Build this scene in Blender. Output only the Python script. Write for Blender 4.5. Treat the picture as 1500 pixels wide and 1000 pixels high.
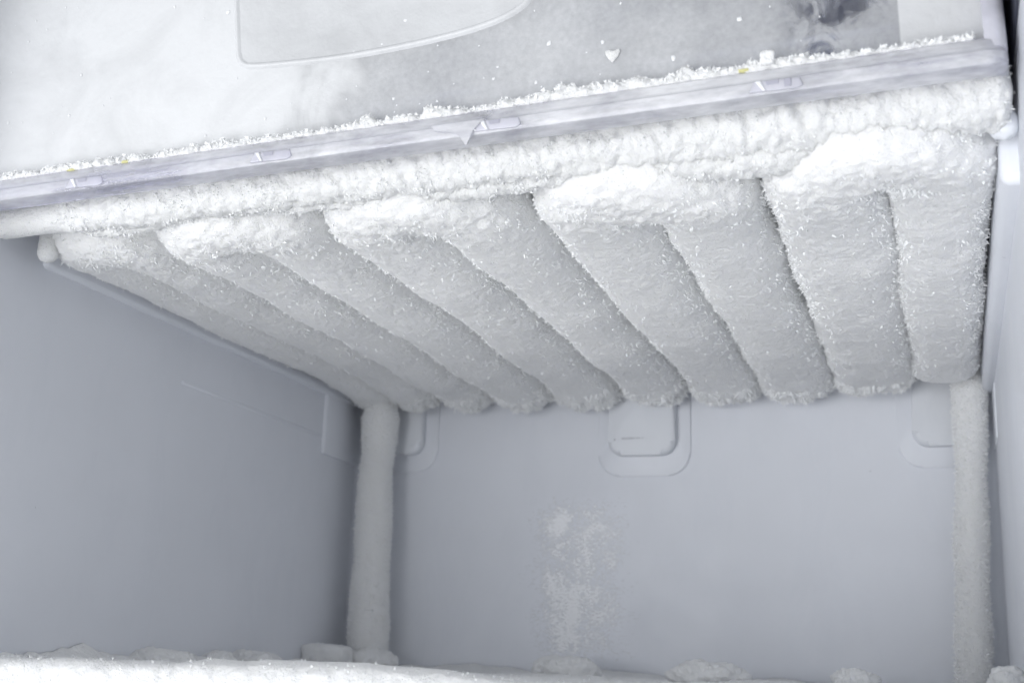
import bpy, bmesh, math
import numpy as np
from mathutils import Vector

sc = bpy.context.scene
for o in list(bpy.data.objects):
    bpy.data.objects.remove(o)
C = sc.collection

# ------------------------------------------------------------------ camera
cam_d = bpy.data.cameras.new("camera")
cam = bpy.data.objects.new("camera", cam_d)
C.objects.link(cam)
cam.location = (0.41004, -0.83384, 0.0043)
cam.rotation_euler = (1.82256, -0.036475, 0.331836)
cam_d.sensor_width = 36
cam_d.lens = 43.76
cam_d.clip_start = 0.01
cam_d.clip_end = 50
cam_d.dof.use_dof = True
cam_d.dof.focus_distance = 0.56
cam_d.dof.aperture_fstop = 16
sc.camera = cam

# ------------------------------------------------------------------ light
w = bpy.data.worlds.new("World")
sc.world = w
w.use_nodes = True
w.node_tree.nodes["Background"].inputs[0].default_value = (0.93, 0.96, 1.0, 1)
w.node_tree.nodes["Background"].inputs[1].default_value = 0.60


def area(name, loc, aim, size, power, col=(1, 1, 1)):
    d = bpy.data.lights.new(name, 'AREA')
    d.shape = 'RECTANGLE'
    d.size, d.size_y = size
    d.energy = power
    d.color = col
    o = bpy.data.objects.new(name, d)
    C.objects.link(o)
    o.location = loc
    o.rotation_euler = (Vector(aim) - Vector(loc)).to_track_quat('-Z', 'Y').to_euler()
    return o


area("key_light", (-0.42, -2.15, -0.62), (0.22, -0.3, 0.10), (1.5, 1.7), 38, (0.985, 0.99, 1.0))  # broad soft key from front left, set low to brighten the undersides

sc.view_settings.view_transform = 'Standard'
sc.view_settings.look = 'None'
sc.view_settings.gamma = 1
sc.view_settings.exposure = 0.08
sc.cycles.use_denoising = True
sc.cycles.use_adaptive_sampling = True
sc.cycles.adaptive_threshold = 0.05
sc.cycles.adaptive_min_samples = 24
sc.cycles.max_bounces = 8
sc.cycles.diffuse_bounces = 5
sc.cycles.transparent_max_bounces = 12

# ------------------------------------------------------------------ noise
rng = np.random.default_rng(7)
_perm = rng.permutation(4096)
_val = rng.uniform(-1, 1, 4096)


def _hash(ix, iy, iz):
    return _perm[(_perm[(_perm[ix & 4095] + iy) & 4095] + iz) & 4095]


def vnoise(p):
    i = np.floor(p).astype(np.int64)
    f = p - i
    f = f * f * f * (f * (f * 6 - 15) + 10)
    r = 0
    for dx in (0, 1):
        wx = f[:, 0] if dx else 1 - f[:, 0]
        for dy in (0, 1):
            wy = f[:, 1] if dy else 1 - f[:, 1]
            for dz in (0, 1):
                wz = f[:, 2] if dz else 1 - f[:, 2]
                r = r + wx * wy * wz * _val[_hash(i[:, 0] + dx, i[:, 1] + dy, i[:, 2] + dz)]
    return r


def fbm(p, scale, octaves=3, off=0.0):
    q = p / scale + off
    a, r = 1.0, 0
    for k in range(octaves):
        r = r + a * vnoise(q)
        q = q * 2.03 + 17.3
        a *= 0.5
    return r


def worley(p, scale, off=0.0):
    q = p / scale + off
    i = np.floor(q).astype(np.int64)
    best = np.full(len(q), 9.0)
    for dx in (-1, 0, 1):
        for dy in (-1, 0, 1):
            for dz in (-1, 0, 1):
                j = i + (dx, dy, dz)
                h = _hash(j[:, 0], j[:, 1], j[:, 2])
                c = j + np.stack([_val[h], _val[(h + 1361) & 4095], _val[(h + 2711) & 4095]], 1) * 0.5 + 0.5
                best = np.minimum(best, ((q - c) ** 2).sum(1))
    return np.sqrt(best)


def puff(p, scale, off=0.0):                 # rounded cauliflower bumps, 0..1
    return np.clip(1 - worley(p, scale, off) ** 2, 0, 1)


# ------------------------------------------------------------------ materials
def mat(name):
    m = bpy.data.materials.new(name)
    m.use_nodes = True
    nt = m.node_tree
    return m, nt, nt.nodes["Principled BSDF"]


def N(nt, t, **kw):
    n = nt.nodes.new(t)
    for k, v in kw.items():
        setattr(n, k, v)
    return n


def noise_tex(nt, coord, scale, detail=4, rough=0.55, dist=0.0, stretch=None):
    n = N(nt, 'ShaderNodeTexNoise')
    n.inputs['Scale'].default_value = scale
    n.inputs['Detail'].default_value = detail
    n.inputs['Roughness'].default_value = rough
    n.inputs['Distortion'].default_value = dist
    if stretch:
        mp = N(nt, 'ShaderNodeMapping')
        mp.inputs['Scale'].default_value = stretch
        nt.links.new(coord, mp.inputs[0])
        coord = mp.outputs[0]
    nt.links.new(coord, n.inputs['Vector'])
    return n.outputs['Fac']


def ramp(nt, fac, stops):
    r = N(nt, 'ShaderNodeValToRGB')
    e = r.color_ramp.elements
    while len(e) < len(stops):
        e.new(0.5)
    for k, (pos, col) in enumerate(stops):
        e[k].position = pos
        e[k].color = col if len(col) == 4 else (*col, 1)
    nt.links.new(fac, r.inputs[0])
    return r.outputs[0]


def math_n(nt, op, a, b=None, c=None, clamp=False):
    n = N(nt, 'ShaderNodeMath', operation=op, use_clamp=clamp)
    for k, v in enumerate((a, b, c)):
        if v is None:
            continue
        if isinstance(v, (int, float)):
            n.inputs[k].default_value = v
        else:
            nt.links.new(v, n.inputs[k])
    return n.outputs[0]


def obj_coord(nt):
    return N(nt, 'ShaderNodeTexCoord').outputs['Object']


def bump(nt, b, h, strength, dist):
    n = N(nt, 'ShaderNodeBump')
    n.inputs['Strength'].default_value = strength
    n.inputs['Distance'].default_value = dist
    nt.links.new(h, n.inputs['Height'])
    nt.links.new(n.outputs[0], b.inputs['Normal'])


def frost_mat(name, col, sss=0.55, radius=0.0025, grain=900, bs=0.8):
    m, nt, b = mat(name)
    co = obj_coord(nt)
    f = noise_tex(nt, co, 60, 5)
    c = ramp(nt, f, [(0.3, tuple(x * 0.965 for x in col)), (0.7, col)])
    nt.links.new(c, b.inputs['Base Color'])
    b.inputs['Roughness'].default_value = 0.75
    b.inputs['Specular IOR Level'].default_value = 0.25
    b.inputs['Subsurface Weight'].default_value = sss
    b.inputs['Subsurface Radius'].default_value = (1.0, 1.0, 1.05)
    b.inputs['Subsurface Scale'].default_value = radius
    g = noise_tex(nt, co, grain, 3, 0.7)
    g2 = noise_tex(nt, co, grain * 0.38, 4, 0.65)
    bump(nt, b, math_n(nt, 'MULTIPLY_ADD', g2, 1.4, g), bs, 0.0011)
    return m


M_FROST = frost_mat("frost", (0.855, 0.86, 0.86), 0.7, 0.0030)  # rail frost: base colour lowered to balance the strong front light
M_COIL = frost_mat("coil_frost", (0.962, 0.971, 0.978), 0.80, 0.0040, 1000, 0.75)  # coil and pipe frost: base colour raised to make up for dim undersides
M_SNOW = frost_mat("snow", (0.87, 0.875, 0.88), 0.5, 0.003, 700)  # base colour lowered like the rail frost, against the front light
M_CRYSTAL, nt, b = mat("frost_crystal")
b.inputs['Base Color'].default_value = (0.94, 0.95, 0.955, 1)
b.inputs['Roughness'].default_value = 0.7
b.inputs['Subsurface Weight'].default_value = 0.22
b.inputs['Subsurface Radius'].default_value = (1, 1, 1)
b.inputs['Subsurface Scale'].default_value = 0.0012
b.inputs['Specular IOR Level'].default_value = 0.2


def wall_mat(name, col):
    m, nt, b = mat(name)
    co = obj_coord(nt)
    big = noise_tex(nt, co, 9, 3)
    c = ramp(nt, big, [(0.25, tuple(x * 0.96 for x in col)), (0.75, tuple(min(1, x * 1.03) for x in col))])
    speck = noise_tex(nt, co, 260, 2, 0.5)
    sp = ramp(nt, speck, [(0.0, (0, 0, 0)), (0.775, (0, 0, 0)), (0.80, (1, 1, 1))])
    st = noise_tex(nt, co, 26, 6, 0.7, 0.4, (1.0, 1.0, 0.4))          # faint dried water runs
    sr = ramp(nt, st, [(0.50, (1, 1, 1)), (0.60, (0.983, 0.985, 0.988)), (0.66, (1, 1, 1))])
    mm = N(nt, 'ShaderNodeMix', data_type='RGBA', blend_type='MULTIPLY')
    mm.inputs[0].default_value = 1.0
    nt.links.new(c, mm.inputs[6])
    nt.links.new(sr, mm.inputs[7])
    c = mm.outputs[2]
    mx = N(nt, 'ShaderNodeMix', data_type='RGBA')
    nt.links.new(sp, mx.inputs['Factor'])
    nt.links.new(c, mx.inputs[6])
    mx.inputs[7].default_value = tuple(x * 0.80 for x in col) + (1,)
    nt.links.new(mx.outputs[2], b.inputs['Base Color'])
    r = noise_tex(nt, co, 30, 5, 0.6)
    rr = ramp(nt, r, [(0.3, (0.30,) * 3), (0.7, (0.50,) * 3)])
    nt.links.new(rr, b.inputs['Roughness'])
    b.inputs['Specular IOR Level'].default_value = 0.4
    bump(nt, b, noise_tex(nt, co, 45, 3), 0.12, 0.0008)
    return m


M_WALL = wall_mat("liner_plastic", (0.78, 0.80, 0.85))
M_BOSS = wall_mat("boss_plastic", (0.77, 0.79, 0.83))
M_DARK, nt, b = mat("gap_shade")  # near-black colour standing in for deep shade beside the drawer
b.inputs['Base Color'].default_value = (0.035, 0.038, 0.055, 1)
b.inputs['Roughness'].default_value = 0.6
M_INK, nt, b = mat("grey_ink")
b.inputs['Base Color'].default_value = (0.40, 0.41, 0.44, 1)
M_DROP, nt, b = mat("frozen_droplet")
b.inputs['Base Color'].default_value = (0.80, 0.81, 0.83, 1)
b.inputs['Roughness'].default_value = 0.25
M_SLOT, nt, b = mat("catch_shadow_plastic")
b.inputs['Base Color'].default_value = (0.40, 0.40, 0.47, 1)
M_CRUMB, nt, b = mat("yellow_stain")
b.inputs['Base Color'].default_value = (0.62, 0.60, 0.30, 1)
b.inputs['Roughness'].default_value = 0.8
M_MILK, nt, b = mat("milky_plastic")
b.inputs['Base Color'].default_value = (0.86, 0.87, 0.90, 1)
b.inputs['Roughness'].default_value = 0.3
bump(nt, b, noise_tex(nt, obj_coord(nt), 120, 3), 0.2, 0.0006)
M_INNER, nt, b = mat("drawer_inner_plastic")
co = obj_coord(nt)
c = ramp(nt, noise_tex(nt, co, 14, 4, 0.6, 1.5), [(0.3, (0.52, 0.55, 0.66)), (0.7, (0.66, 0.69, 0.79))])
nt.links.new(c, b.inputs['Base Color'])
b.inputs['Roughness'].default_value = 0.4


def clear_mat(name, tint, frost_fac, rough=0.12, frost_col=(0.70, 0.71, 0.725)):
    """clear plastic with a frost film whose cover is frost_fac(nt, coord)"""
    m, nt, b = mat(name)
    co = obj_coord(nt)
    out = nt.nodes["Material Output"]
    fac = frost_fac(nt, co)
    fc = ramp(nt, noise_tex(nt, co, 24, 6, 0.62, 0.8), [(0.32, tuple(x * 0.86 for x in frost_col)), (0.62, frost_col)])
    nt.links.new(fc, b.inputs['Base Color'])
    b.inputs['Roughness'].default_value = 0.38
    b.inputs['Specular IOR Level'].default_value = 0.5
    h = noise_tex(nt, co, 170, 4, 0.65)
    h2 = noise_tex(nt, co, 28, 3)
    hh = math_n(nt, 'MULTIPLY_ADD', h2, 1.6, h)
    bump(nt, b, hh, 0.30, 0.0012)
    tr = N(nt, 'ShaderNodeBsdfTransparent')
    tr.inputs[0].default_value = (*tint, 1)
    gl = N(nt, 'ShaderNodeBsdfGlossy')
    gl.inputs['Roughness'].default_value = rough
    gl.inputs[0].default_value = (0.9, 0.9, 1.0, 1)
    bn = N(nt, 'ShaderNodeBump')
    bn.inputs['Strength'].default_value = 0.25
    bn.inputs['Distance'].default_value = 0.001
    nt.links.new(hh, bn.inputs['Height'])
    nt.links.new(bn.outputs[0], gl.inputs['Normal'])
    fr = N(nt, 'ShaderNodeFresnel')
    fr.inputs[0].default_value = 1.45
    m1 = N(nt, 'ShaderNodeMixShader')
    nt.links.new(fr.outputs[0], m1.inputs[0])
    nt.links.new(tr.outputs[0], m1.inputs[1])
    nt.links.new(gl.outputs[0], m1.inputs[2])
    m2 = N(nt, 'ShaderNodeMixShader')
    nt.links.new(fac, m2.inputs[0])
    nt.links.new(m1.outputs[0], m2.inputs[1])
    nt.links.new(b.outputs[0], m2.inputs[2])
    nt.links.new(m2.outputs[0], out.inputs[0])
    return m


def soft_band(nt, v, lo, hi, e):
    a = N(nt, 'ShaderNodeMapRange', interpolation_type='SMOOTHSTEP')
    nt.links.new(v, a.inputs[0]); a.inputs[1].default_value = lo; a.inputs[2].default_value = lo + e
    c = N(nt, 'ShaderNodeMapRange', interpolation_type='SMOOTHSTEP')
    nt.links.new(v, c.inputs[0]); c.inputs[1].default_value = hi - e; c.inputs[2].default_value = hi
    c.inputs[3].default_value = 1; c.inputs[4].default_value = 0
    return math_n(nt, 'MULTIPLY', a.outputs[0], c.outputs[0])


def panel_frost(nt, co):
    s = N(nt, 'ShaderNodeSeparateXYZ')
    nt.links.new(co, s.inputs[0])
    x, z = s.outputs[0], s.outputs[2]
    n1 = noise_tex(nt, co, 22, 5, 0.6, 0.6)
    # thick frost to the left of x = -0.235 (edge leans to the right with height)
    a = math_n(nt, 'MULTIPLY_ADD', z, -0.9, x)                 # x - .9 z
    a = math_n(nt, 'ADD', a, math_n(nt, 'MULTIPLY_ADD', n1, -0.16, 0.08))
    left = N(nt, 'ShaderNodeMapRange', interpolation_type='SMOOTHSTEP')
    nt.links.new(a, left.inputs[0])
    left.inputs[1].default_value = -0.305
    left.inputs[2].default_value = -0.215
    left.inputs[3].default_value = 0.97
    left.inputs[4].default_value = 0.0
    # thin frost film elsewhere, blotchy, nearly melted near the right corner
    n2 = noise_tex(nt, co, 16, 5, 0.55, 0.2)
    film = ramp(nt, n2, [(0.30, (0.42,) * 3), (0.66, (0.66,) * 3)])
    rb = soft_band(nt, x, -0.078, -0.030, 0.018)
    n3 = noise_tex(nt, co, 75, 4, 0.6, 0.8)
    hole = ramp(nt, n3, [(0.46, (1,) * 3), (0.58, (0.10,) * 3)])
    hole = math_n(nt, 'SUBTRACT', 1.0, math_n(nt, 'MULTIPLY', math_n(nt, 'SUBTRACT', 1.0, hole), rb))
    film = math_n(nt, 'MULTIPLY', film, hole)
    # grainy rime
    n4 = noise_tex(nt, co, 420, 3, 0.7)
    film = math_n(nt, 'ADD', film, math_n(nt, 'MULTIPLY_ADD', n4, 0.30, -0.15))
    post = math_n(nt, 'MULTIPLY', soft_band(nt, x, -0.0345, -0.0055, 0.0015), 0.94)
    return math_n(nt, 'MAXIMUM', math_n(nt, 'MAXIMUM', left.outputs[0], post), film, clamp=True)


def lip_frost(nt, co):
    n1 = noise_tex(nt, co, 40, 5, 0.6, 0.3, (0.6, 1, 1.6))
    n2 = noise_tex(nt, co, 300, 3, 0.6, 0, (0.3, 1, 1.5))
    f = math_n(nt, 'MULTIPLY_ADD', n2, 0.3, n1)
    r = ramp(nt, f, [(0.45, (0.22,) * 3), (0.85, (0.80,) * 3)])
    s = N(nt, 'ShaderNodeSeparateXYZ')
    nt.links.new(co, s.inputs[0])
    cl = N(nt, 'ShaderNodeMapRange', interpolation_type='SMOOTHSTEP')      # clearer towards the left end
    nt.links.new(s.outputs[0], cl.inputs[0])
    cl.inputs[1].default_value = -0.38
    cl.inputs[2].default_value = -0.22
    cl.inputs[3].default_value = 0.55
    cl.inputs[4].default_value = 1.0
    return math_n(nt, 'MULTIPLY', r, cl.outputs[0])


def plate_frost(nt, co):
    n = noise_tex(nt, co, 30, 5, 0.6, 0.5)
    return ramp(nt, n, [(0.3, (0.90,) * 3), (0.7, (0.98,) * 3)])


M_PANEL = clear_mat("frosted_clear_panel", (0.93, 0.94, 0.97), panel_frost)
M_LIP = clear_mat("clear_lip_plastic", (0.95, 0.95, 0.98), lip_frost, 0.08, (0.88, 0.885, 0.91))
M_PLATE = clear_mat("frosted_grip_plastic", (0.93, 0.94, 0.97), plate_frost, 0.1, (0.675, 0.685, 0.70))
M_EDGE = clear_mat("lavender_edge_plastic", (0.84, 0.84, 0.96), lambda nt, co: ramp(nt, noise_tex(nt, co, 60, 3), [(0.3, (0.5,) * 3), (0.7, (0.75,) * 3)]), 0.08, (0.84, 0.84, 0.90))
M_FILM, nt, b = mat("frost_film")
co = obj_coord(nt)
s = N(nt, 'ShaderNodeSeparateXYZ'); nt.links.new(co, s.inputs[0])


nz = noise_tex(nt, co, 55, 4, 0.6)
xw = math_n(nt, 'ADD', s.outputs[0], math_n(nt, 'MULTIPLY_ADD', nz, 0.05, -0.025))
body = math_n(nt, 'MULTIPLY', soft_band(nt, xw, -0.045, 0.043, 0.03), soft_band(nt, s.outputs[2], -0.062, 0.062, 0.02))
gr = noise_tex(nt, co, 560, 5, 0.8, 0.2, (0.5, 1, 1.8))
gr = ramp(nt, gr, [(0.34, (0.12,) * 3), (0.64, (1.0,) * 3)])
bl = noise_tex(nt, co, 38, 4, 0.65, 0.6)
bl = ramp(nt, bl, [(0.35, (0.30,) * 3), (0.66, (0.92,) * 3)])
cov = math_n(nt, 'MULTIPLY', body, bl)
al = math_n(nt, 'SUBTRACT', math_n(nt, 'ADD', cov, gr), 1.0)
al = math_n(nt, 'MULTIPLY', al, 4.5, clamp=True)
b.inputs['Base Color'].default_value = (0.97, 0.98, 1.0, 1)
b.inputs['Roughness'].default_value = 0.6
nt.links.new(al, b.inputs['Alpha'])


# ------------------------------------------------------------------ mesh helpers
def mesh_obj(name, verts, faces, m, parent=None, smooth=True):
    me = bpy.data.meshes.new(name)
    if isinstance(faces, np.ndarray):
        k = faces.shape[1]
        me.vertices.add(len(verts))
        me.vertices.foreach_set("co", np.ascontiguousarray(verts, dtype=np.float32).ravel())
        me.loops.add(faces.size)
        me.loops.foreach_set("vertex_index", faces.astype(np.int32).ravel())
        me.polygons.add(len(faces))
        me.polygons.foreach_set("loop_start", np.arange(0, faces.size, k, dtype=np.int32))
        me.update(calc_edges=True)
    else:
        me.from_pydata([tuple(v) for v in verts], [], faces)
    me.polygons.foreach_set("use_smooth", [smooth] * len(me.polygons))
    me.materials.append(m)
    o = bpy.data.objects.new(name, me)
    C.objects.link(o)
    o.parent = parent
    return o


def bm_obj(name, bm, m, parent=None, angle=40):
    bmesh.ops.recalc_face_normals(bm, faces=bm.faces)
    me = bpy.data.meshes.new(name)
    bm.to_mesh(me)
    bm.free()
    me.polygons.foreach_set("use_smooth", [True] * len(me.polygons))
    me.set_sharp_from_angle(angle=math.radians(angle))
    me.materials.append(m)
    o = bpy.data.objects.new(name, me)
    C.objects.link(o)
    o.parent = parent
    return o


def box_bm(lo, hi, bevel=0.0, seg=3, bm=None):
    bm = bm or bmesh.new()
    r = bmesh.ops.create_cube(bm, size=1)
    for v in r['verts']:
        v.co = Vector([lo[k] + (v.co[k] + 0.5) * (hi[k] - lo[k]) for k in range(3)])
    if bevel:
        es = list({e for v in r['verts'] for e in v.link_edges})
        bmesh.ops.bevel(bm, geom=es, offset=bevel, segments=seg, profile=0.5, affect='EDGES')
    return bm


def prism_bm(pts, axis, a, b_, bevel=0.0, seg=2):
    """extrude closed 2-D polygon along axis (0,1,2) from a to b_"""
    bm = bmesh.new()

    def P(p, t):
        q = list(p)
        q.insert(axis, t)
        return q
    v0 = [bm.verts.new(P(p, a)) for p in pts]
    v1 = [bm.verts.new(P(p, b_)) for p in pts]
    bm.faces.new(v0)
    f1 = bm.faces.new(v1)
    n = len(pts)
    for i in range(n):
        bm.faces.new((v0[i], v0[(i + 1) % n], v1[(i + 1) % n], v1[i]))
    if bevel:
        es = [e for e in bm.edges if (e.verts[0] in v0) == (e.verts[1] in v0)]
        bmesh.ops.bevel(bm, geom=es, offset=bevel, segments=seg, profile=0.5, affect='EDGES')
    return bm


def tag(o, label=None, cat=None, group=None, kind=None):
    for k, v in (('label', label), ('category', cat), ('group', group), ('kind', kind)):
        if v:
            o[k] = v
    return o


def empty(name, loc=(0, 0, 0), rot=(0, 0, 0)):
    o = bpy.data.objects.new(name, None)
    o.empty_display_size = 0.02
    C.objects.link(o)
    o.location = loc
    o.rotation_euler = rot
    return o


def arc(cx, cy, r, a0, a1, n):
    return [(cx + r * math.cos(math.radians(a0 + (a1 - a0) * k / n)), cy + r * math.sin(math.radians(a0 + (a1 - a0) * k / n))) for k in range(n + 1)]


def u_shape(x0, x1, z0, z1, r, n=8):
    """outline with rounded lower corners, open-looking top"""
    return [(x0, z1)] + arc(x0 + r, z0 + r, r, 180, 270, n) + arc(x1 - r, z0 + r, r, 270, 360, n) + [(x1, z1)]


# ------------------------------------------------------------------ setting: cabinet
W, TOP = 0.44, 0.42
lw = tag(bm_obj('left_wall', box_bm((-0.03, -0.47, -0.04), (0, -0.014, TOP)), M_WALL), kind='structure')
rw = tag(bm_obj('right_wall', box_bm((W, -0.47, -0.04), (W + 0.03, -0.014, TOP)), M_WALL), kind='structure')
prof = [(-0.03, 0.03), (-0.03, -0.0135), (0.0, -0.0135)] + arc(0.014, -0.014, 0.014, 180, 90, 12)[1:] + arc(W - 0.014, -0.014, 0.014, 90, 0, 12)[:-1] + [(W, -0.0135), (W + 0.03, -0.0135), (W + 0.03, 0.03)]
bw = tag(bm_obj('back_wall', prism_bm(prof, 2, -0.04, TOP), M_WALL), kind='structure')
tag(bm_obj('shade_ceiling', box_bm((-0.03, -0.40, TOP + 0.002), (W + 0.03, 0.03, TOP + 0.02)), M_WALL), kind='structure')  # unseen plate overhead, added to keep light out of the drawer
tag(bm_obj('floor', box_bm((0.001, -0.40, -0.04), (W - 0.001, -0.001, -0.012)), M_WALL), kind='structure')


def boss(x0, x1, z0, cx0, cx1, cz0, parent):
    col = bm_obj('boss_collar', prism_bm(u_shape(cx0, cx1, cz0, 0.222, 0.016), 1, 0.002, -0.0014, 0.0013, 3), M_WALL, parent)
    bl = bm_obj('wall_boss', prism_bm(u_shape(x0, x1, z0, 0.22, 0.010), 1, 0.002, -0.009, 0.0042, 5), M_BOSS, parent)
    return bl


boss(0.016, 0.050, 0.148, 0.012, 0.060, 0.136, bw)
cb = boss(0.190, 0.237, 0.1445, 0.1815, 0.2465, 0.131, bw)
boss(0.391, 0.426, 0.147, 0.3815, 0.430, 0.134, bw)
# faint worn print on the middle boss
bm = bmesh.new()
for x0, ww, zz, hh in ((0.1948, .0010, .1548, .0009), (0.2005, .0012, .1556, .0006), (0.2021, .0006, .1557, .0009), (0.2036, .0007, .1556, .0006), (0.2048, .0010, .1557, .0005), (0.2063, .0005, .1557, .0010), (0.2072, .0010, .1557, .0006), (0.2088, .0006, .1558, .0006), (0.2108, .0009, .1558, .0004), (0.2124, .0006, .1558, .0005), (0.2150, .0005, .1559, .0004)):
    box_bm((x0, -0.01025, zz), (x0 + ww, -0.0099, zz + hh), 0, bm=bm)
bm_obj('worn_print', bm, M_INK, bw)

# left wall mouldings
bm_obj('corner_panel', box_bm((-0.004, -0.0675, 0.1395), (0.0022, -0.012, 0.20), 0.0016), M_WALL, lw)
bm_obj('moulded_rib', box_bm((-0.004, -0.24, 0.1508), (0.0005, -0.0685, 0.1530), 0.0004), M_WALL, lw)
bm_obj('support_ledge', box_bm((-0.004, -0.365, 0.1815), (0.0034, -0.02, 0.190), 0.0026, 5), M_WALL, lw)
# right wall mouldings, and a dark strip for the shaded gap
bm_obj('support_ledge', box_bm((W - 0.0065, -0.385, 0.176), (W + 0.004, -0.020, 0.2005), 0.004, 5), M_WALL, rw)
bm_obj('corner_panel', box_bm((W - 0.0007, -0.060, 0.142), (W + 0.004, -0.012, 0.1755), 0.0006), M_WALL, rw)
bm_obj('shade_strip', box_bm((W - 0.0012, -0.474, 0.2175), (W + 0.031, -0.02, TOP - 0.002), 0.001), M_DARK, rw)  # added dark strip, painted shade for the gap beside the drawer


# ------------------------------------------------------------------ frost builders
def grid_faces(n, m, close_v=True):
    i = np.arange(n - 1)[:, None]
    j = np.arange(m if close_v else m - 1)[None, :]
    j2 = (j + 1) % m
    a, b_, c, d = i * m + j, (i + 1) * m + j, (i + 1) * m + j2, i * m + j2
    return np.stack([a, b_, c, d], -1).reshape(-1, 4)


def grid_normals(V, n, m, close_v=True):
    G = V.reshape(n, m, 3)
    du = np.gradient(G, axis=0)
    dv = (np.roll(G, -1, 1) - np.roll(G, 1, 1)) if close_v else np.gradient(G, axis=1)
    nn = np.cross(dv, du).reshape(-1, 3)
    return nn / (np.linalg.norm(nn, axis=1, keepdims=True) + 1e-12)


def sweep(path, tang, up, ha, hb, m, expo=2.4, dense=False):
    """swept superellipse tube; ha/hb half width / half height per path point"""
    n = len(path)
    side = np.cross(tang, up)
    side /= np.linalg.norm(side, axis=1, keepdims=True)
    t = np.linspace(0, 2 * np.pi, m, endpoint=False)
    if dense:                     # more points on the underside
        t = t - 0.45 * np.cos(t)
    cx = np.sign(np.cos(t)) * np.abs(np.cos(t)) ** (2 / expo)
    cz = np.sign(np.sin(t)) * np.abs(np.sin(t)) ** (2 / expo)
    V = path[:, None] + side[:, None] * (ha[:, None] * cx[None])[..., None] + up * (hb[:, None] * cz[None])[..., None]
    Nn = side[:, None] * (cx / 1.0)[None, :, None] + up * cz[None, :, None] * np.ones((n, 1, 1))
    Nn = Nn.reshape(-1, 3)
    Nn /= np.linalg.norm(Nn, axis=1, keepdims=True)
    return V.reshape(-1, 3), Nn


def crystals(V, Nn, count, r, hmin, hmax, weight=None, tilt=0.6, seed=1, bias=None):
    g = np.random.default_rng(seed)
    pr = None
    if weight is not None:
        pr = weight / weight.sum()
    idx = g.choice(len(V), count, p=pr)
    base = V[idx] + g.normal(0, 0.0004, (count, 3))
    d = Nn[idx] + g.normal(0, tilt, (count, 3)) * 0.6
    if bias is not None:
        d = d + np.asarray(bias)
    d /= np.linalg.norm(d, axis=1, keepdims=True)
    a = np.cross(d, g.normal(0, 1, (count, 3)))
    a /= np.linalg.norm(a, axis=1, keepdims=True)
    c = np.cross(d, a)
    h = (hmin + (hmax - hmin) * g.random(count) ** 2.6)[:, None]
    rr = (r * (0.6 + 0.9 * g.random(count)))[:, None]
    root = base - d * 0.0006
    v0 = root + a * rr
    v1 = root + (-0.5 * a + 0.866 * c) * rr
    v2 = root + (-0.5 * a - 0.866 * c) * rr
    tip = base + d * h
    VV = np.stack([v0, v1, v2, tip], 1).reshape(-1, 3)
    k = np.arange(count)[:, None] * 4
    F = np.concatenate([k + [0, 1, 3], k + [1, 2, 3], k + [2, 0, 3], k + [0, 2, 1]], 1).reshape(-1, 3)
    return VV, F


def resample(pts, step):
    pts = np.asarray(pts, float)
    d = np.r_[0, np.cumsum(np.linalg.norm(np.diff(pts, axis=0), axis=1))]
    n = int(d[-1] / step) + 1
    s_ = np.linspace(0, d[-1], n)
    P = np.stack([np.interp(s_, d, pts[:, k]) for k in range(3)], 1)
    return P, s_


def tangents(P):
    T = np.gradient(P, axis=0)
    return T / np.linalg.norm(T, axis=1, keepdims=True)


UP = np.array([0, 0, 1.0])


def cap_profile(s_, L, length, end_only=False):
    """0..1 round-off near the tube ends"""
    a = np.clip(s_ / length, 0, 1)
    b_ = np.clip((L - s_) / length, 0, 1)
    f = np.sqrt(np.clip(1 - (1 - b_) ** 2, 0.0004, 1))
    g_ = np.sqrt(np.clip(1 - (1 - a) ** 2, 0.0004, 1))
    return np.minimum(f, g_)


def frost_disp(V, Nn, amp=1.0, off=0.0, fine=1.0, ys=1.0):
    V_, V = V, V * np.array([1, ys, 1])
    d = 0.0014 * fbm(V, 0.040, 1, off) + 0.0004 * fbm(V, 0.012, 2, off + 5)
    d = d + fine * 0.0008 * (puff(V, 0.0046, off + 3) - 0.5) * (0.6 + 0.6 * fbm(V, 0.02, 1, off + 2))
    d = d + fine * 0.0007 * (puff(V, 0.0024, off + 6) - 0.5) + (0.3 + 0.7 * fine) * 0.00035 * fbm(V, 0.0016, 2, off + 9)
    return V_ + Nn * (d * amp)[:, None]


# ------------------------------------------------------------------ evaporator shelf
shelf = tag(empty('evaporator_shelf', (0.22, -0.2, 0.20)), 'freezer cooling shelf whose coil loops are buried in thick white frost', 'freezer shelf')
SO = np.array([0.22, -0.2, 0.20])

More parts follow.
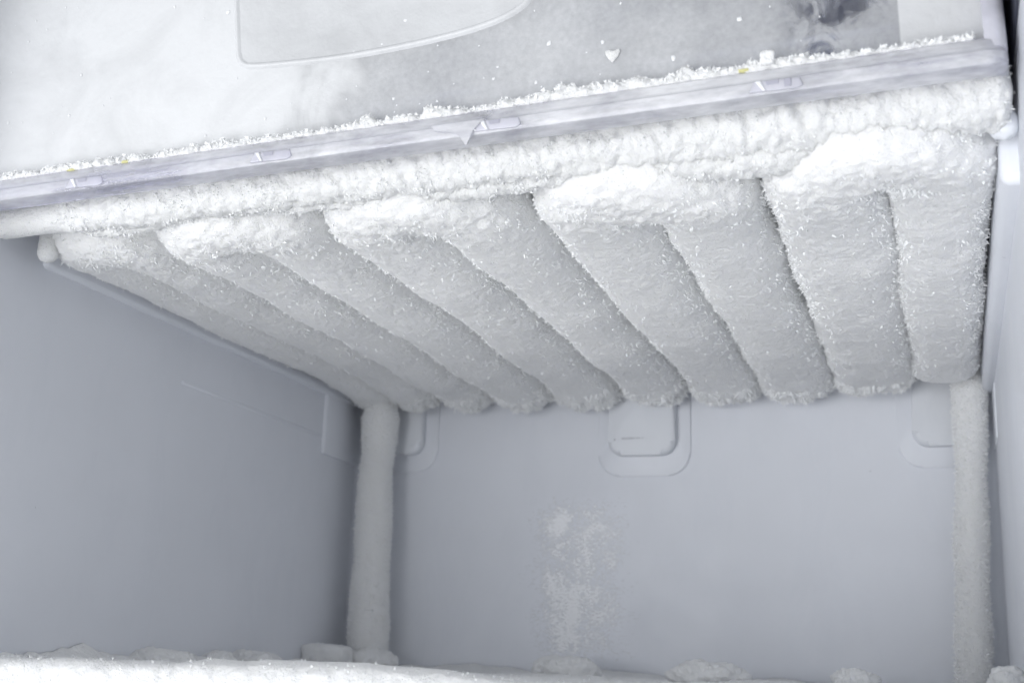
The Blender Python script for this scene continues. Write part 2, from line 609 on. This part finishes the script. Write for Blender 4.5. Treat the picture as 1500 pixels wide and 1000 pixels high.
# run centres and half widths, left to right
RUN = [(0.0215, 0.0195), (0.0515, 0.0202), (0.0890, 0.0218), (0.1315, 0.0230), (0.1785, 0.0242), (0.2260, 0.0243),
       (0.2745, 0.0245), (0.3220, 0.0248), (0.3700, 0.0246), (0.4125, 0.0205)]
END = [-0.026, -0.014, -0.008, -0.010, -0.007, -0.009, -0.007, -0.008, -0.020, -0.044]
EXPO = [2.1, 2.25, 2.55, 2.8, 3.1]
TIP = [-0.392, -0.402, -0.403, -0.404, -0.411]
lab = ['thinner frosted coil loop against the left wall', None, None, None, 'ragged frosted coil loop against the right wall']
for k in range(5):
    (xa, wa), (xb, wb) = RUN[2 * k], RUN[2 * k + 1]
    R = (xb - xa) / 2
    xm = (xa + xb) / 2
    yc = TIP[k] + 0.021 + R
    pts = [(xa, y, 0.2) for y in np.linspace(END[2 * k], yc, 30)]
    pts += [(xm - R * math.cos(a), yc - R * math.sin(a), 0.2) for a in np.linspace(0, math.pi, 24)[1:-1]]
    pts += [(xb, y, 0.2) for y in np.linspace(yc, END[2 * k + 1], 30)]
    P, s_ = resample(pts, 0.00095)
    L = s_[-1]
    # slow wander of the run
    wob = fbm(np.stack([P[:, 0] * 3, P[:, 1], P[:, 2]], 1), 0.07, 2, k * 7.1)
    P[:, 0] += 0.0014 * wob * np.clip((-P[:, 1]) / 0.1, 0.2, 1)
    depth = np.clip((P[:, 1] - TIP[k]) / 0.37, 0, 1)
    P[:, 2] = 0.1995 + 0.0030 * depth + 0.0012 * fbm(P, 0.09, 1, 3.3 + k)
    T = tangents(P)
    f = s_ / L
    wid = wa + (wb - wa) * np.clip((f - 0.45) / 0.1, 0, 1)
    cap = cap_profile(s_, L, 0.007)
    bend = np.clip(1 - np.abs(f - 0.5) / 0.09, 0, 1)
    slow = fbm(np.stack([P[:, 0] * 2, P[:, 1], P[:, 2]], 1), 0.05, 2, k * 5.3 + 1)
    ha = (wid + 0.0013 * slow + 0.0012 * np.clip((P[:, 1] + 0.08) / 0.05, 0, 1)) * cap * (1 - 0.10 * bend)
    hb = (0.0190 + 0.0040 * depth + 0.0026 * bend + 0.0012 * fbm(P, 0.06, 2, k * 9.1)) * (0.35 + 0.65 * cap)
    if k == 0:
        hb *= 0.93
    m = 128
    V, Nn = sweep(P, T, UP, ha, hb, m, EXPO[k], True)
    fw = np.clip((-0.345 - V[:, 1]) / 0.03, 0, 1)
    V = V + Nn * (fw * (0.0011 * (puff(V, 0.0075, k + 0.5) - 0.45) + 0.0012 * (puff(V, 0.0040, k + 1.5) - 0.45)))[:, None]
    V = frost_disp(V, Nn, 1.25 if k == 4 else 1.0, k * 3.7, 0.75 + 0.45 * fw, 0.75)
    bk = np.clip((V[:, 1] + 0.05) / 0.03, 0, 1)            # ragged rear ends
    V = V + Nn * (bk * (0.0034 * (puff(V, 0.008, k + 7.7) - 0.45) + 0.0018 * (puff(V, 0.0045, k + 2.2) - 0.45)))[:, None]
    V[:, 1] = np.minimum(V[:, 1], -0.0005)
    V[:, 0] = np.clip(V[:, 0], 0.0008, 0.4335)
    n = len(P)
    F = grid_faces(n, m)
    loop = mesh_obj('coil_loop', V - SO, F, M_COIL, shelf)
    if lab[k]:
        loop['label'] = lab[k]
    NN = grid_normals(V, n, m)
    out = np.sign(((V - np.repeat(P, m, 0)) * NN).sum(1)).mean()
    NN *= np.sign(out)
    wgt = np.where(V[:, 2] < 0.212, 1.0, 0.08)
    side = np.abs(NN[:, 0])
    rear = np.clip((V[:, 1] + 0.045) / 0.03, 0, 1)
    clus = np.clip(0.25 + 1.3 * fbm(V, 0.006, 2, k + 0.3), 0.02, 2)
    wgt = wgt * (0.02 + 1.6 * side ** 3 + 0.8 * rear + 0.35 * np.clip((-0.35 - V[:, 1]) / 0.03, 0, 1)) * clus
    CV, CF = crystals(V, NN, 26000, 0.00045, 0.0001, 0.0018, wgt, 0.8, 20 + k)
    wg2 = np.where(V[:, 2] < 0.206, 1.0, 0.01) * side ** 6 * (1 - rear) * np.clip(fbm(V, 0.009, 2, k + 4.3), 0.0, 2)
    C2, F2 = crystals(V, NN, 1800, 0.0006, 0.0004, 0.0022, wg2, 0.6, 120 + k, (0, 0, -0.15))
    wg3 = rear * np.clip(-NN[:, 2], 0, 1) * np.clip(0.3 + fbm(V, 0.007, 2, k + 1.3), 0.0, 2)
    C3, F3 = crystals(V, NN, 4200, 0.0007, 0.0004, 0.0036, wg3 + 1e-9, 0.6, 140 + k, (0, 0, -0.3))
    F2 = np.concatenate([F2, F3 + len(C2)])
    C2 = np.concatenate([C2, C3])
    CF = np.concatenate([CF, F2 + len(CV)])
    CV = np.concatenate([CV, C2])
    CV[:, 0] = np.clip(CV[:, 0], 0.0003, 0.4345)
    CV[:, 1] = np.minimum(CV[:, 1], -0.0003)
    tag(mesh_obj('frost_crystals', CV - SO, CF, M_CRYSTAL, loop, False), kind='stuff')


def frost_bar(name, pts, rad, parent, origin, amp=1.0, off=0.0, ncry=5000, step=0.0011, m=72, up=UP, squash=1.0, seed=3, cmax=0.0014, cap=0.006, bias=None, chunk=0.0, mt=None, tilt=0.7, plain=0.0):
    P, s_ = resample(pts, step)
    T = tangents(P)
    f = s_ / s_[-1]
    r = np.interp(f, [q[0] for q in rad], [q[1] for q in rad])
    cp = cap_profile(s_, s_[-1], cap)
    V, Nn = sweep(P, T, np.asarray(up, float), r * cp * squash, r * cp, m, 2.1)
    V0 = V
    if chunk:
        V = V + Nn * (chunk * np.interp(V[:, 0], [0.05, 0.18, 0.32, 0.44], [0.40, 0.65, 1.0, 1.0]) * (0.8 * (puff(V, 0.0060, off + 2) - 0.45) + 0.8 * (puff(V * np.array([1.6, 1, 0.7]), 0.0048, off + 4) - 0.45)))[:, None]
    V = frost_disp(V, Nn, amp, off)
    if plain:
        kk = np.repeat(0.22 + 0.78 * np.clip((f - plain) / 0.008, 0, 1), m)[:, None]
        V = V0 + (V - V0) * kk
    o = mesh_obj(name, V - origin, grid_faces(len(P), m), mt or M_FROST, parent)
    NN = grid_normals(V, len(P), m)
    NN *= np.sign(((V - np.repeat(P, m, 0)) * NN).sum(1).mean())
    if ncry:
        wg = np.clip(0.3 + 1.3 * fbm(V, 0.006, 2, off + 0.3), 0.05, 2) if up[2] else np.ones(len(V))
        if plain:
            wg = wg * np.repeat(np.clip((f - plain) / 0.008, 0.01, 1), m)
        CV, CF = crystals(V, NN, ncry, 0.0005, 0.0002, cmax, wg, tilt, seed, bias)
        tag(mesh_obj('frost_crystals', CV - origin, CF, M_CRYSTAL, o, False), kind='stuff')
    return o


def rail_z(x):
    return 0.1897 + 0.0135 * x / 0.44


rx = np.linspace(0.003, 0.4385, 60)
frost_bar('front_rail', [(x, -0.403, rail_z(x)) for x in rx],
          [(0, 0.0070), (0.085, 0.0074), (0.10, 0.0082), (0.35, 0.0086), (0.6, 0.0088), (0.72, 0.0108), (0.86, 0.0112), (0.94, 0.0108), (1, 0.0130)],
          shelf, SO, 0.95, 11.0, 7000, seed=51, chunk=0.0030, bias=(0, -0.25, -0.25), plain=0.088, step=0.0009, m=88)
frost_bar('lower_rail', [(x, -0.3965, rail_z(x) - np.interp(x, [0.05, 0.2, 0.3, 0.44], [0.0052, 0.0060, 0.0075, 0.0065]) - 0.0008 * math.sin(x * 37)) for x in np.linspace(0.05, 0.415, 50)],
          [(0, 0.0034), (0.3, 0.0038), (0.5, 0.0050), (0.62, 0.0048), (0.75, 0.0085), (0.85, 0.0085), (1, 0.0065)],
          shelf, SO, 0.75, 23.0, 4500, seed=52, chunk=0.0022, step=0.0009, m=64, bias=(0, -0.1, -0.5))
# rail mounts on the walls
frost_bar('rail_pin', [(0.4350, -0.396, 0.2), (0.4352, -0.396, 0.1880)], [(0, 0.005), (1, 0.0052)], shelf, SO, 0.12, 3.0, 0, up=(0, 1, 0), m=40, cap=0.005, mt=M_BOSS)
frost_bar('rail_pin', [(0.0135, -0.378, 0.2), (0.0135, -0.378, 0.1785)], [(0, 0.0045), (1, 0.0048)], shelf, SO, 0.15, 4.0, 0, up=(0, 1, 0), m=40, cap=0.005)

# ------------------------------------------------------------------ riser pipes
pl = tag(empty('riser_pipe', (0.0275, -0.030, -0.010)), 'frost-coated upright pipe in the left rear corner', 'pipe', 'upright frosted pipes')
frost_bar('pipe_body', [(0.0250, -0.028, 0.196), (0.0252, -0.028, 0.175), (0.0254, -0.028, 0.155), (0.0240, -0.028, 0.125), (0.0256, -0.029, 0.085), (0.0262, -0.029, 0.045), (0.0280, -0.030, -0.010)],
          [(0, 0.0090), (0.06, 0.0100), (0.12, 0.0128), (0.18, 0.0122), (0.25, 0.0108), (0.36, 0.0120), (0.5, 0.0128), (0.62, 0.0122), (0.8, 0.0136), (1, 0.0140)],
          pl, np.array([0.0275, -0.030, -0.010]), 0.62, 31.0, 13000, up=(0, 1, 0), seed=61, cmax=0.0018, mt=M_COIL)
pr_ = tag(empty('riser_pipe', (0.419, -0.030, -0.010)), 'frost-coated upright pipe in the right rear corner', 'pipe', 'upright frosted pipes')
frost_bar('pipe_body', [(0.4262, -0.028, 0.196), (0.4258, -0.028, 0.17), (0.4250, -0.028, 0.13), (0.4225, -0.029, 0.07), (0.4190, -0.030, -0.010)],
          [(0, 0.0080), (0.1, 0.0102), (0.2, 0.0098), (0.35, 0.0088), (0.52, 0.0098), (0.66, 0.0090), (0.8, 0.0104), (0.92, 0.0100), (1, 0.0110)],
          pr_, np.array([0.419, -0.030, -0.010]), 0.62, 41.0, 14000, up=(0, 1, 0), seed=62, cmax=0.0022, mt=M_COIL)

# ------------------------------------------------------------------ snow on the floor
nx, ny = 420, 300
gx, gy = np.meshgrid(np.linspace(0.0006, W - 0.0006, nx), np.linspace(-0.404, -0.0012, ny), indexing='ij')
p3 = np.stack([gx.ravel(), gy.ravel(), np.zeros(gx.size)], 1)
hz = -0.0040 + 0.0020 * fbm(p3, 0.05, 3, 1.7) + 0.0012 * puff(p3, 0.016, 4.0) + 0.0005 * fbm(p3, 0.005, 2, 8.0)
front = np.exp(-((p3[:, 1] + 0.398) / 0.010) ** 2)
fz = np.interp(p3[:, 0], [0, 0.12, 0.135, 0.19, 0.235, 0.262, 0.30, 0.44], [-0.0010, -0.0006, 0.0016, 0.0020, 0.0010, -0.0022, -0.0030, -0.0020])
fz = fz + 0.0008 * fbm(p3, 0.02, 3, 5.5)
hz = hz * (1 - front) + fz * front
hz += 0.0075 * np.exp(-((p3[:, 0] / 0.014) ** 2)) * (0.45 + 0.6 * fbm(p3, 0.022, 3, 2.2))       # drift along the left wall
hz += 0.005 * np.exp(-((p3[:, 1] / 0.016) ** 2)) * (0.6 + 0.5 * fbm(p3, 0.03, 2, 6.2))
V = p3.copy()
V[:, 2] = hz
# front face rolls down
V3 = V.reshape(nx, ny, 3)
k = 14
skirt = np.repeat(V3[:, :1], k, 1).copy()
tt = np.linspace(1, 0, k, endpoint=False)[None, :]
skirt[..., 1] -= 0.004 * np.sin(np.clip(tt * 2.0, 0, 1) * math.pi / 2)
skirt[..., 2] = V3[:, :1, 2] - 0.026 * tt ** 1.6
sk = skirt.reshape(-1, 3)
skirt[..., 1] -= (0.0016 * puff(sk, 0.009, 3.0) + 0.0006 * fbm(sk, 0.003, 2)).reshape(nx, k) * np.clip(tt * 4, 0, 1)
V3 = np.concatenate([skirt, V3], 1)
V = V3.reshape(-1, 3)
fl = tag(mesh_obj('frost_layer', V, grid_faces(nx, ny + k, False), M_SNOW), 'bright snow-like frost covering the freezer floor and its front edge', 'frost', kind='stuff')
NN = grid_normals(V, nx, ny + k, False)
NN *= np.sign(NN[:, 2].mean())
wg = np.exp(-((V[:, 1] + 0.40) / 0.05) ** 2) + 0.25
CV, CF = crystals(V, NN, 5000, 0.0005, 0.0001, 0.0008, wg, 0.9, 71)
tag(mesh_obj('frost_crystals', CV, CF, M_CRYSTAL, fl, False), kind='stuff')


def lump(name, c, r, label, cat, seed, sq=2.4, blocky=False, group=None, mt=None, amp=1.0):
    bm = bmesh.new()
    bmesh.ops.create_icosphere(bm, subdivisions=5, radius=1)
    V = np.array([v.co[:] for v in bm.verts])
    if blocky:
        q = (np.abs(V) ** 5).sum(1) ** (1 / 5)
        V = V / q[:, None]
    U = V / np.linalg.norm(V, axis=1, keepdims=True)
    X = V * np.asarray(r)
    rr = min(r)
    X = X + U * ((0.30 * fbm(X + np.asarray(c), rr * 2.2, 2, seed) + 0.45 * (puff(X, rr * 1.1, seed) - 0.4) + 0.30 * (puff(X, rr * 0.5, seed + 3) - 0.4) + 0.10 * fbm(X, rr * 0.25, 2, seed)) * rr * amp)[:, None]
    for v, x in zip(bm.verts, X):
        v.co = x
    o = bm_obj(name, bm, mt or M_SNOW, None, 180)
    o.location = c
    return tag(o, label, cat, group)


G = 'lumps of frost on the freezer floor'
lump('snow_lump', (0.0100, -0.245, -0.0022), (0.016, 0.018, 0.0050), 'low frost lump at the foot of the left wall, nearest the front', 'frost lump', 1.0, group=G)
lump('snow_lump', (0.0080, -0.188, -0.0010), (0.010, 0.009, 0.0046), 'small frost lump at the foot of the left wall, middle one', 'frost lump', 2.0, group=G)
lump('snow_lump', (0.0130, -0.155, -0.0010), (0.017, 0.013, 0.0058), 'wide frost lump at the foot of the left wall, nearest the pipe', 'frost lump', 3.0, group=G)
lump('ice_block', (0.0150, -0.066, 0.0045), (0.0150, 0.010, 0.0062), 'flat-topped ice block beside the foot of the left pipe', 'ice block', 4.0, blocky=True, amp=0.5)
lump('snow_lump', (0.0300, -0.040, 0.0010), (0.024, 0.016, 0.0075), 'frost heap around the foot of the left pipe', 'frost lump', 5.0, group=G)
lump('snow_lump', (0.1800, -0.060, 0.0005), (0.020, 0.016, 0.0080), 'frost mound below the white rime patch on the rear wall', 'frost lump', 6.0, group=G)
lump('snow_lump', (0.2790, -0.120, 0.0005), (0.022, 0.016, 0.0066), 'broad frost mound between the rime patch and the right pipe', 'frost lump', 7.0, group=G)
lump('snow_lump', (0.3620, -0.150, 0.0010), (0.012, 0.010, 0.0056), 'small round frost mound just left of the right pipe', 'frost lump', 8.0, group=G)
lump('snow_lump', (0.4330, -0.200, 0.0015), (0.008, 0.014, 0.0068), 'frost lump in the bottom right corner against the right wall', 'frost lump', 9.0, group=G)

# ------------------------------------------------------------------ rime on the back wall
fp = mesh_obj('rime_patch', [(-0.05, 0, -0.07), (0.05, 0, -0.07), (0.05, 0, 0.07), (-0.05, 0, 0.07)], [[0, 1, 2, 3]], M_FILM, None, False)
fp.location = (0.170, -0.00012, 0.060)
tag(fp, 'thin white rime film on the middle of the rear wall', 'frost', kind='stuff')
# ------------------------------------------------------------------ drawer
TILT = -math.radians(1.75)
DO = Vector((0.4365, -0.43, 0.1985))
dr = tag(empty('freezer_drawer', DO, (0, TILT, 0)), 'clear plastic freezer drawer with frosted front pulled out above the coils', 'drawer')
ct, st = math.cos(TILT), math.sin(TILT)


def loc(x, y, z):            # world -> drawer local
    dx, dy, dz = x - DO.x, y - DO.y, z - DO.z
    return (dx * ct - dz * st, dy, dx * st + dz * ct)


LX = -0.47
# front panel
bm_obj('front_panel', box_bm((LX, 0.0065, 0.0105), (-0.0045, 0.0090, 0.155), 0.0006, 2), M_PANEL, dr)
# lip: a moulded channel along the lower edge, rounded at the right corner
lp = [(-0.0005, 0.0004), (-0.0034, 0.0012), (-0.0040, 0.0024), (-0.0040, 0.0058), (-0.0030, 0.0066), (-0.0024, 0.0078), (-0.0020, 0.0108), (-0.0008, 0.0118), (0.0064, 0.0122), (0.0064, 0.0104), (0.0004, 0.0100), (-0.0002, 0.0066), (-0.0016, 0.0052), (-0.0018, 0.0032), (0.0004, 0.0024), (0.0050, 0.0024), (0.0050, 0.0004)]
bm = bmesh.new()
xs = [LX, -0.30, -0.15, -0.05, -0.0085] + [-0.0085 + 0.0085 * math.sin(a) for a in np.linspace(0.15, 1.45, 8)]
rows = []
for x in xs:
    tr_ = 0.0
    if x > -0.0085:
        u = (x + 0.0085) / 0.0085
        tr_ = 1 - math.sqrt(max(0, 1 - u * u))
    rows.append([bm.verts.new((x, y + tr_ * 0.0085 * (1 if y < 0.0064 else 0.2), z + tr_ * 0.0035 * (1 - z / 0.0122))) for y, z in lp])
for r0, r1 in zip(rows[:-1], rows[1:]):
    for j in range(len(lp)):
        bm.faces.new((r0[j], r0[(j + 1) % len(lp)], r1[(j + 1) % len(lp)], r1[j]))
bm.faces.new(rows[0]); bm.faces.new(rows[-1])
lip = bm_obj('bottom_lip', bm, M_LIP, dr, 30)
# rounded right edge
ep = [(-0.0072, -0.0012)] + arc(-0.0042, 0.0030, 0.0042, 270, 360, 8) + [(0.0, 0.10), (-0.0018, 0.10)] + [(-0.0018, 0.0034)] + arc(-0.0046, 0.0034, 0.0028, 0, -90, 6)[1:] + [(-0.0072, 0.0006)]
bm_obj('side_edge', prism_bm(ep, 2, 0.0085, 0.155), M_EDGE, dr, 50)
# white inner corner column
cp_ = [(-0.0085 - 0.024 * t, 0.0105 - 0.0008 * math.sin(t * math.pi)) for t in np.linspace(0, 1, 14)] + [(-0.0325, 0.026), (-0.0085, 0.026)]
bm_obj('corner_column', prism_bm(cp_, 2, 0.0118, 0.155), M_MILK, dr, 50)
# body of the drawer
bm_obj('side_panel', box_bm((-0.0080, 0.1005, 0.0245), (-0.0055, 0.395, 0.155)), M_INNER, dr)
bm_obj('side_panel', box_bm((-0.4270, 0.012, 0.0245), (-0.4245, 0.395, 0.155)), M_INNER, dr)
bm_obj('rear_panel', box_bm((-0.4240, 0.3925, 0.0265), (-0.0085, 0.395, 0.155)), M_INNER, dr)
bm_obj('base_panel', box_bm((-0.4235, 0.0095, 0.0250), (-0.0085, 0.392, 0.0275)), M_INNER, dr)

# grip plate with a raised rim
op = [loc(x, -0.42, z) for x, z in ((0.1334, 0.2751), (0.1350, 0.2640), (0.1368, 0.2510))]
op = [(a[0], a[2]) for a in op]
curve = [(a[0], a[2]) for a in (loc(x, -0.42, z) for x, z in ((0.1375, 0.2465), (0.1388, 0.2432), (0.1412, 0.2410), (0.1446, 0.2400), (0.1650, 0.2390), (0.1845, 0.2386), (0.2030, 0.2392), (0.2207, 0.2404), (0.2350, 0.2419), (0.2468, 0.2438), (0.2560, 0.2463), (0.2622, 0.2492), (0.2660, 0.2522), (0.2682, 0.2560), (0.2696, 0.2640), (0.2705, 0.2751)))]
out2 = op + curve
Z1 = 0.15
out2 = [(out2[0][0] - 0.002, Z1)] + out2 + [(out2[-1][0] + 0.002, Z1)]


def smooth_poly(p, it=2):
    for _ in range(it):
        q = [p[0]]
        for a, c in zip(p[:-1], p[1:]):
            q += [(a[0] * .75 + c[0] * .25, a[1] * .75 + c[1] * .25), (a[0] * .25 + c[0] * .75, a[1] * .25 + c[1] * .75)]
        p = q + [p[-1]]
    return p


out2 = np.array(smooth_poly(out2))
cen = np.array([(out2[:, 0].min() + out2[:, 0].max()) / 2, 0.10])
tg = np.gradient(out2, axis=0)
nm = np.stack([-tg[:, 1], tg[:, 0]], 1)
nm /= np.linalg.norm(nm, axis=1, keepdims=True)
if ((cen - out2) * nm).sum(1).mean() < 0:
    nm = -nm
bm = bmesh.new()
rings = []
for off_, hgt in ((-0.0012, -0.0002), (-0.0004, 0.0009), (0.0003, 0.0014), (0.0010, 0.0012), (0.0016, 0.0005), (0.0021, 0.0003)):
    q = out2 + nm * off_
    rings.append([bm.verts.new((a[0], 0.0065 - hgt, a[1])) for a in q])
for r0, r1 in zip(rings[:-1], rings[1:]):
    for j in range(len(r0) - 1):
        bm.faces.new((r0[j], r0[j + 1], r1[j + 1], r1[j]))
bm.faces.new(rings[-1])
bm_obj('grip_plate', bm, M_PLATE, dr, 60)

# snap catches in the lip
for k, xw_ in enumerate((0.0760, 0.1640, 0.2590, 0.3610)):
    lx = loc(xw_, -0.43, 0.19)[0]
    ca = bm_obj('snap_catch', prism_bm([(lx - 0.0090, 0.0020), (lx + 0.0075, 0.0016), (lx + 0.0096, 0.0026), (lx + 0.0086, 0.0056), (lx - 0.0072, 0.0060)], 1, -0.0046, -0.0036, 0.0004, 2), M_EDGE, dr)
    wd = prism_bm([(lx - 0.0066, 0.0058), (lx - 0.0048, 0.0058), (lx - 0.0030, 0.0020), (lx - 0.0040, 0.0020)], 1, -0.0052, -0.0042, 0.0003, 2)
    bm_obj('catch_wedge', wd, M_MILK, ca)
    bm_obj('catch_slot', prism_bm([(lx - 0.0032, 0.0056), (lx + 0.0016, 0.0057), (lx + 0.0014, 0.0040), (lx - 0.0026, 0.0040)], 1, -0.0048, -0.0040, 0.0002, 1), M_SLOT, ca)
    if k == 3:
        bm_obj('catch_bar', box_bm((lx + 0.0032, -0.0049, 0.0026), (lx + 0.0058, -0.0042, 0.0056), 0.0003, 1), M_SLOT, ca)
    elif k == 2:
        bm_obj('catch_bar', prism_bm([(lx - 0.0102, 0.0050), (lx - 0.0096, 0.0052), (lx - 0.0078, 0.0022), (lx - 0.0084, 0.0020)], 1, -0.0050, -0.0042, 0.0002, 1), M_MILK, ca)

# broken tongue of plastic below the lip
tx = loc(0.2440, -0.43, 0.19)[0]
tp = [(tx - 0.011, 0.0066), (tx + 0.012, 0.0066), (tx + 0.0085, 0.0050), (tx + 0.0058, 0.0026), (tx + 0.0046, -0.0004), (tx + 0.0042, -0.0030), (tx + 0.0030, -0.0034), (tx + 0.0018, -0.0012), (tx + 0.0008, 0.0012), (tx - 0.0012, 0.0024), (tx - 0.0045, 0.0030), (tx - 0.0095, 0.0040)]
bm_obj('broken_tongue', prism_bm(tp, 1, -0.0054, -0.0044, 0.0004, 2), M_LIP, dr)

# frost ridge on the lip ledge
P = np.array([(x, 0.0032, 0.0128) for x in np.arange(LX + 0.02, -0.010, 0.0007)])
T = tangents(P)
n = len(P)
xw_ = P[:, 0] + DO.x
hgt = np.interp(xw_, [0, 0.10, 0.16, 0.20, 0.25, 0.28, 0.33, 0.37, 0.39, 0.43], [0.0028, 0.0024, 0.0020, 0.0018, 0.0022, 0.0030, 0.0026, 0.0022, 0.0018, 0.0010])
pn = np.stack([P[:, 0], P[:, 0] * 0, P[:, 0] * 0], 1)
hgt = hgt * (0.8 + 0.7 * fbm(pn, 0.014, 3, 4.4)) + 0.0030 * np.clip(fbm(pn, 0.009, 2, 9.9) - 0.1, 0, 1) * np.interp(xw_, [0.1, 0.2, 0.39, 0.42], [0.2, 1, 1, 0])
m = 40
V, Nn = sweep(P, T, UP, np.full(n, 0.0036), np.clip(hgt, 0.0006, 0.0075), m, 2.0)
V = V + Nn * (0.0020 * (puff(V, 0.0046, 2) - 0.5) + 0.0012 * (puff(V, 0.0022, 5) - 0.5) + 0.0005 * fbm(V, 0.0015, 2, 5))[:, None]
V[:, 1] = np.minimum(V[:, 1], 0.0068)
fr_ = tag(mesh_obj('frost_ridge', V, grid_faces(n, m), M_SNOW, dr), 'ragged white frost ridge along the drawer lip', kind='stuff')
NN = grid_normals(V, n, m)
NN *= np.sign(((V - np.repeat(P, m, 0)) * NN).sum(1).mean())
wg = np.clip(NN[:, 2], 0.02, 1)
CV, CF = crystals(V, NN, 4000, 0.0009, 0.0002, 0.0013, wg, 1.0, 81, (0, 0, 0.4))
CV[:, 1] = np.minimum(CV[:, 1], 0.0064)
tag(mesh_obj('frost_crystals', CV, CF, M_CRYSTAL, fr_, False), kind='stuff')

# little frost flecks and droplets frozen onto the panel
g = np.random.default_rng(12)
vs, fs = [], []
for k in range(110):
    x = g.uniform(-0.43, -0.04) if k % 3 else g.uniform(-0.26, -0.14)
    z = 0.0125 + (g.random() ** (1.0 if k % 3 else 2.2)) * 0.085
    r = 0.0003 + 0.0008 * g.random() ** 4
    ph = g.uniform(0, 6.28)
    b0 = len(vs)
    for j in range(8):
        a = ph + j * math.pi / 4
        q = r * g.uniform(0.7, 1.3)
        vs.append((x + q * math.cos(a), 0.0063, z + q * math.sin(a) * 1.2))
    for j in range(8):
        a = ph + j * math.pi / 4
        vs.append((x + 0.55 * r * math.cos(a), 0.0063 - 0.22 * r, z + 0.6 * r * math.sin(a)))
    for j in range(8):
        j2 = (j + 1) % 8
        fs.append((b0 + j, b0 + j2, b0 + 8 + j2, b0 + 8 + j))
    fs.append(tuple(range(b0 + 8, b0 + 16)))
tag(mesh_obj('frozen_droplets', vs, fs, M_DROP, dr), kind='stuff')
# heart-like frost fleck
hx, _, hz_ = loc(0.3000, -0.4235, 0.2245)
hp = [(hx, hz_ - 0.0030), (hx + 0.0022, hz_ - 0.0006), (hx + 0.0030, hz_ + 0.0012), (hx + 0.0026, hz_ + 0.0024), (hx + 0.0014, hz_ + 0.0022), (hx + 0.0003, hz_ + 0.0012), (hx - 0.0012, hz_ + 0.0024), (hx - 0.0026, hz_ + 0.0022), (hx - 0.0028, hz_ + 0.0010), (hx - 0.0018, hz_ - 0.0010)]
bm_obj('frost_fleck', prism_bm(hp, 1, 0.0064, 0.0056, 0.0003, 2), M_SNOW, dr)
# yellow stains caught in the ledge frost
for k, (x, dz) in enumerate(((0.0660, 0.0004), (0.0930, 0.0006), (0.350, 0.0012))):
    lx = loc(x, -0.43, 0.2)[0]
    bm = bmesh.new()
    bmesh.ops.create_icosphere(bm, subdivisions=3, radius=1)
    for v in bm.verts:
        q = 1 + 0.35 * math.sin(v.co.x * 5 + k) * math.cos(v.co.z * 6)
        v.co = Vector((lx + v.co.x * 0.0022 * q, -0.0004 + v.co.y * 0.0012, 0.0116 + dz + v.co.z * 0.0007 * q))
    bm_obj('yellow_stain', bm, M_CRUMB, dr)

# ice chip standing on the ledge
o = loc(0.3580, -0.4290, 0.21)
ang = Vector((o[0], -0.0005, 0.0160))
wp = Vector((DO.x + ang.x * ct + ang.z * st, DO.y + ang.y, DO.z - ang.x * st + ang.z * ct))
lump('ice_chip', tuple(wp), (0.0024, 0.0020, 0.0026), 'small white ice cube chip on the drawer lip near its right end', 'ice chip', 14.0, blocky=True, amp=0.5)
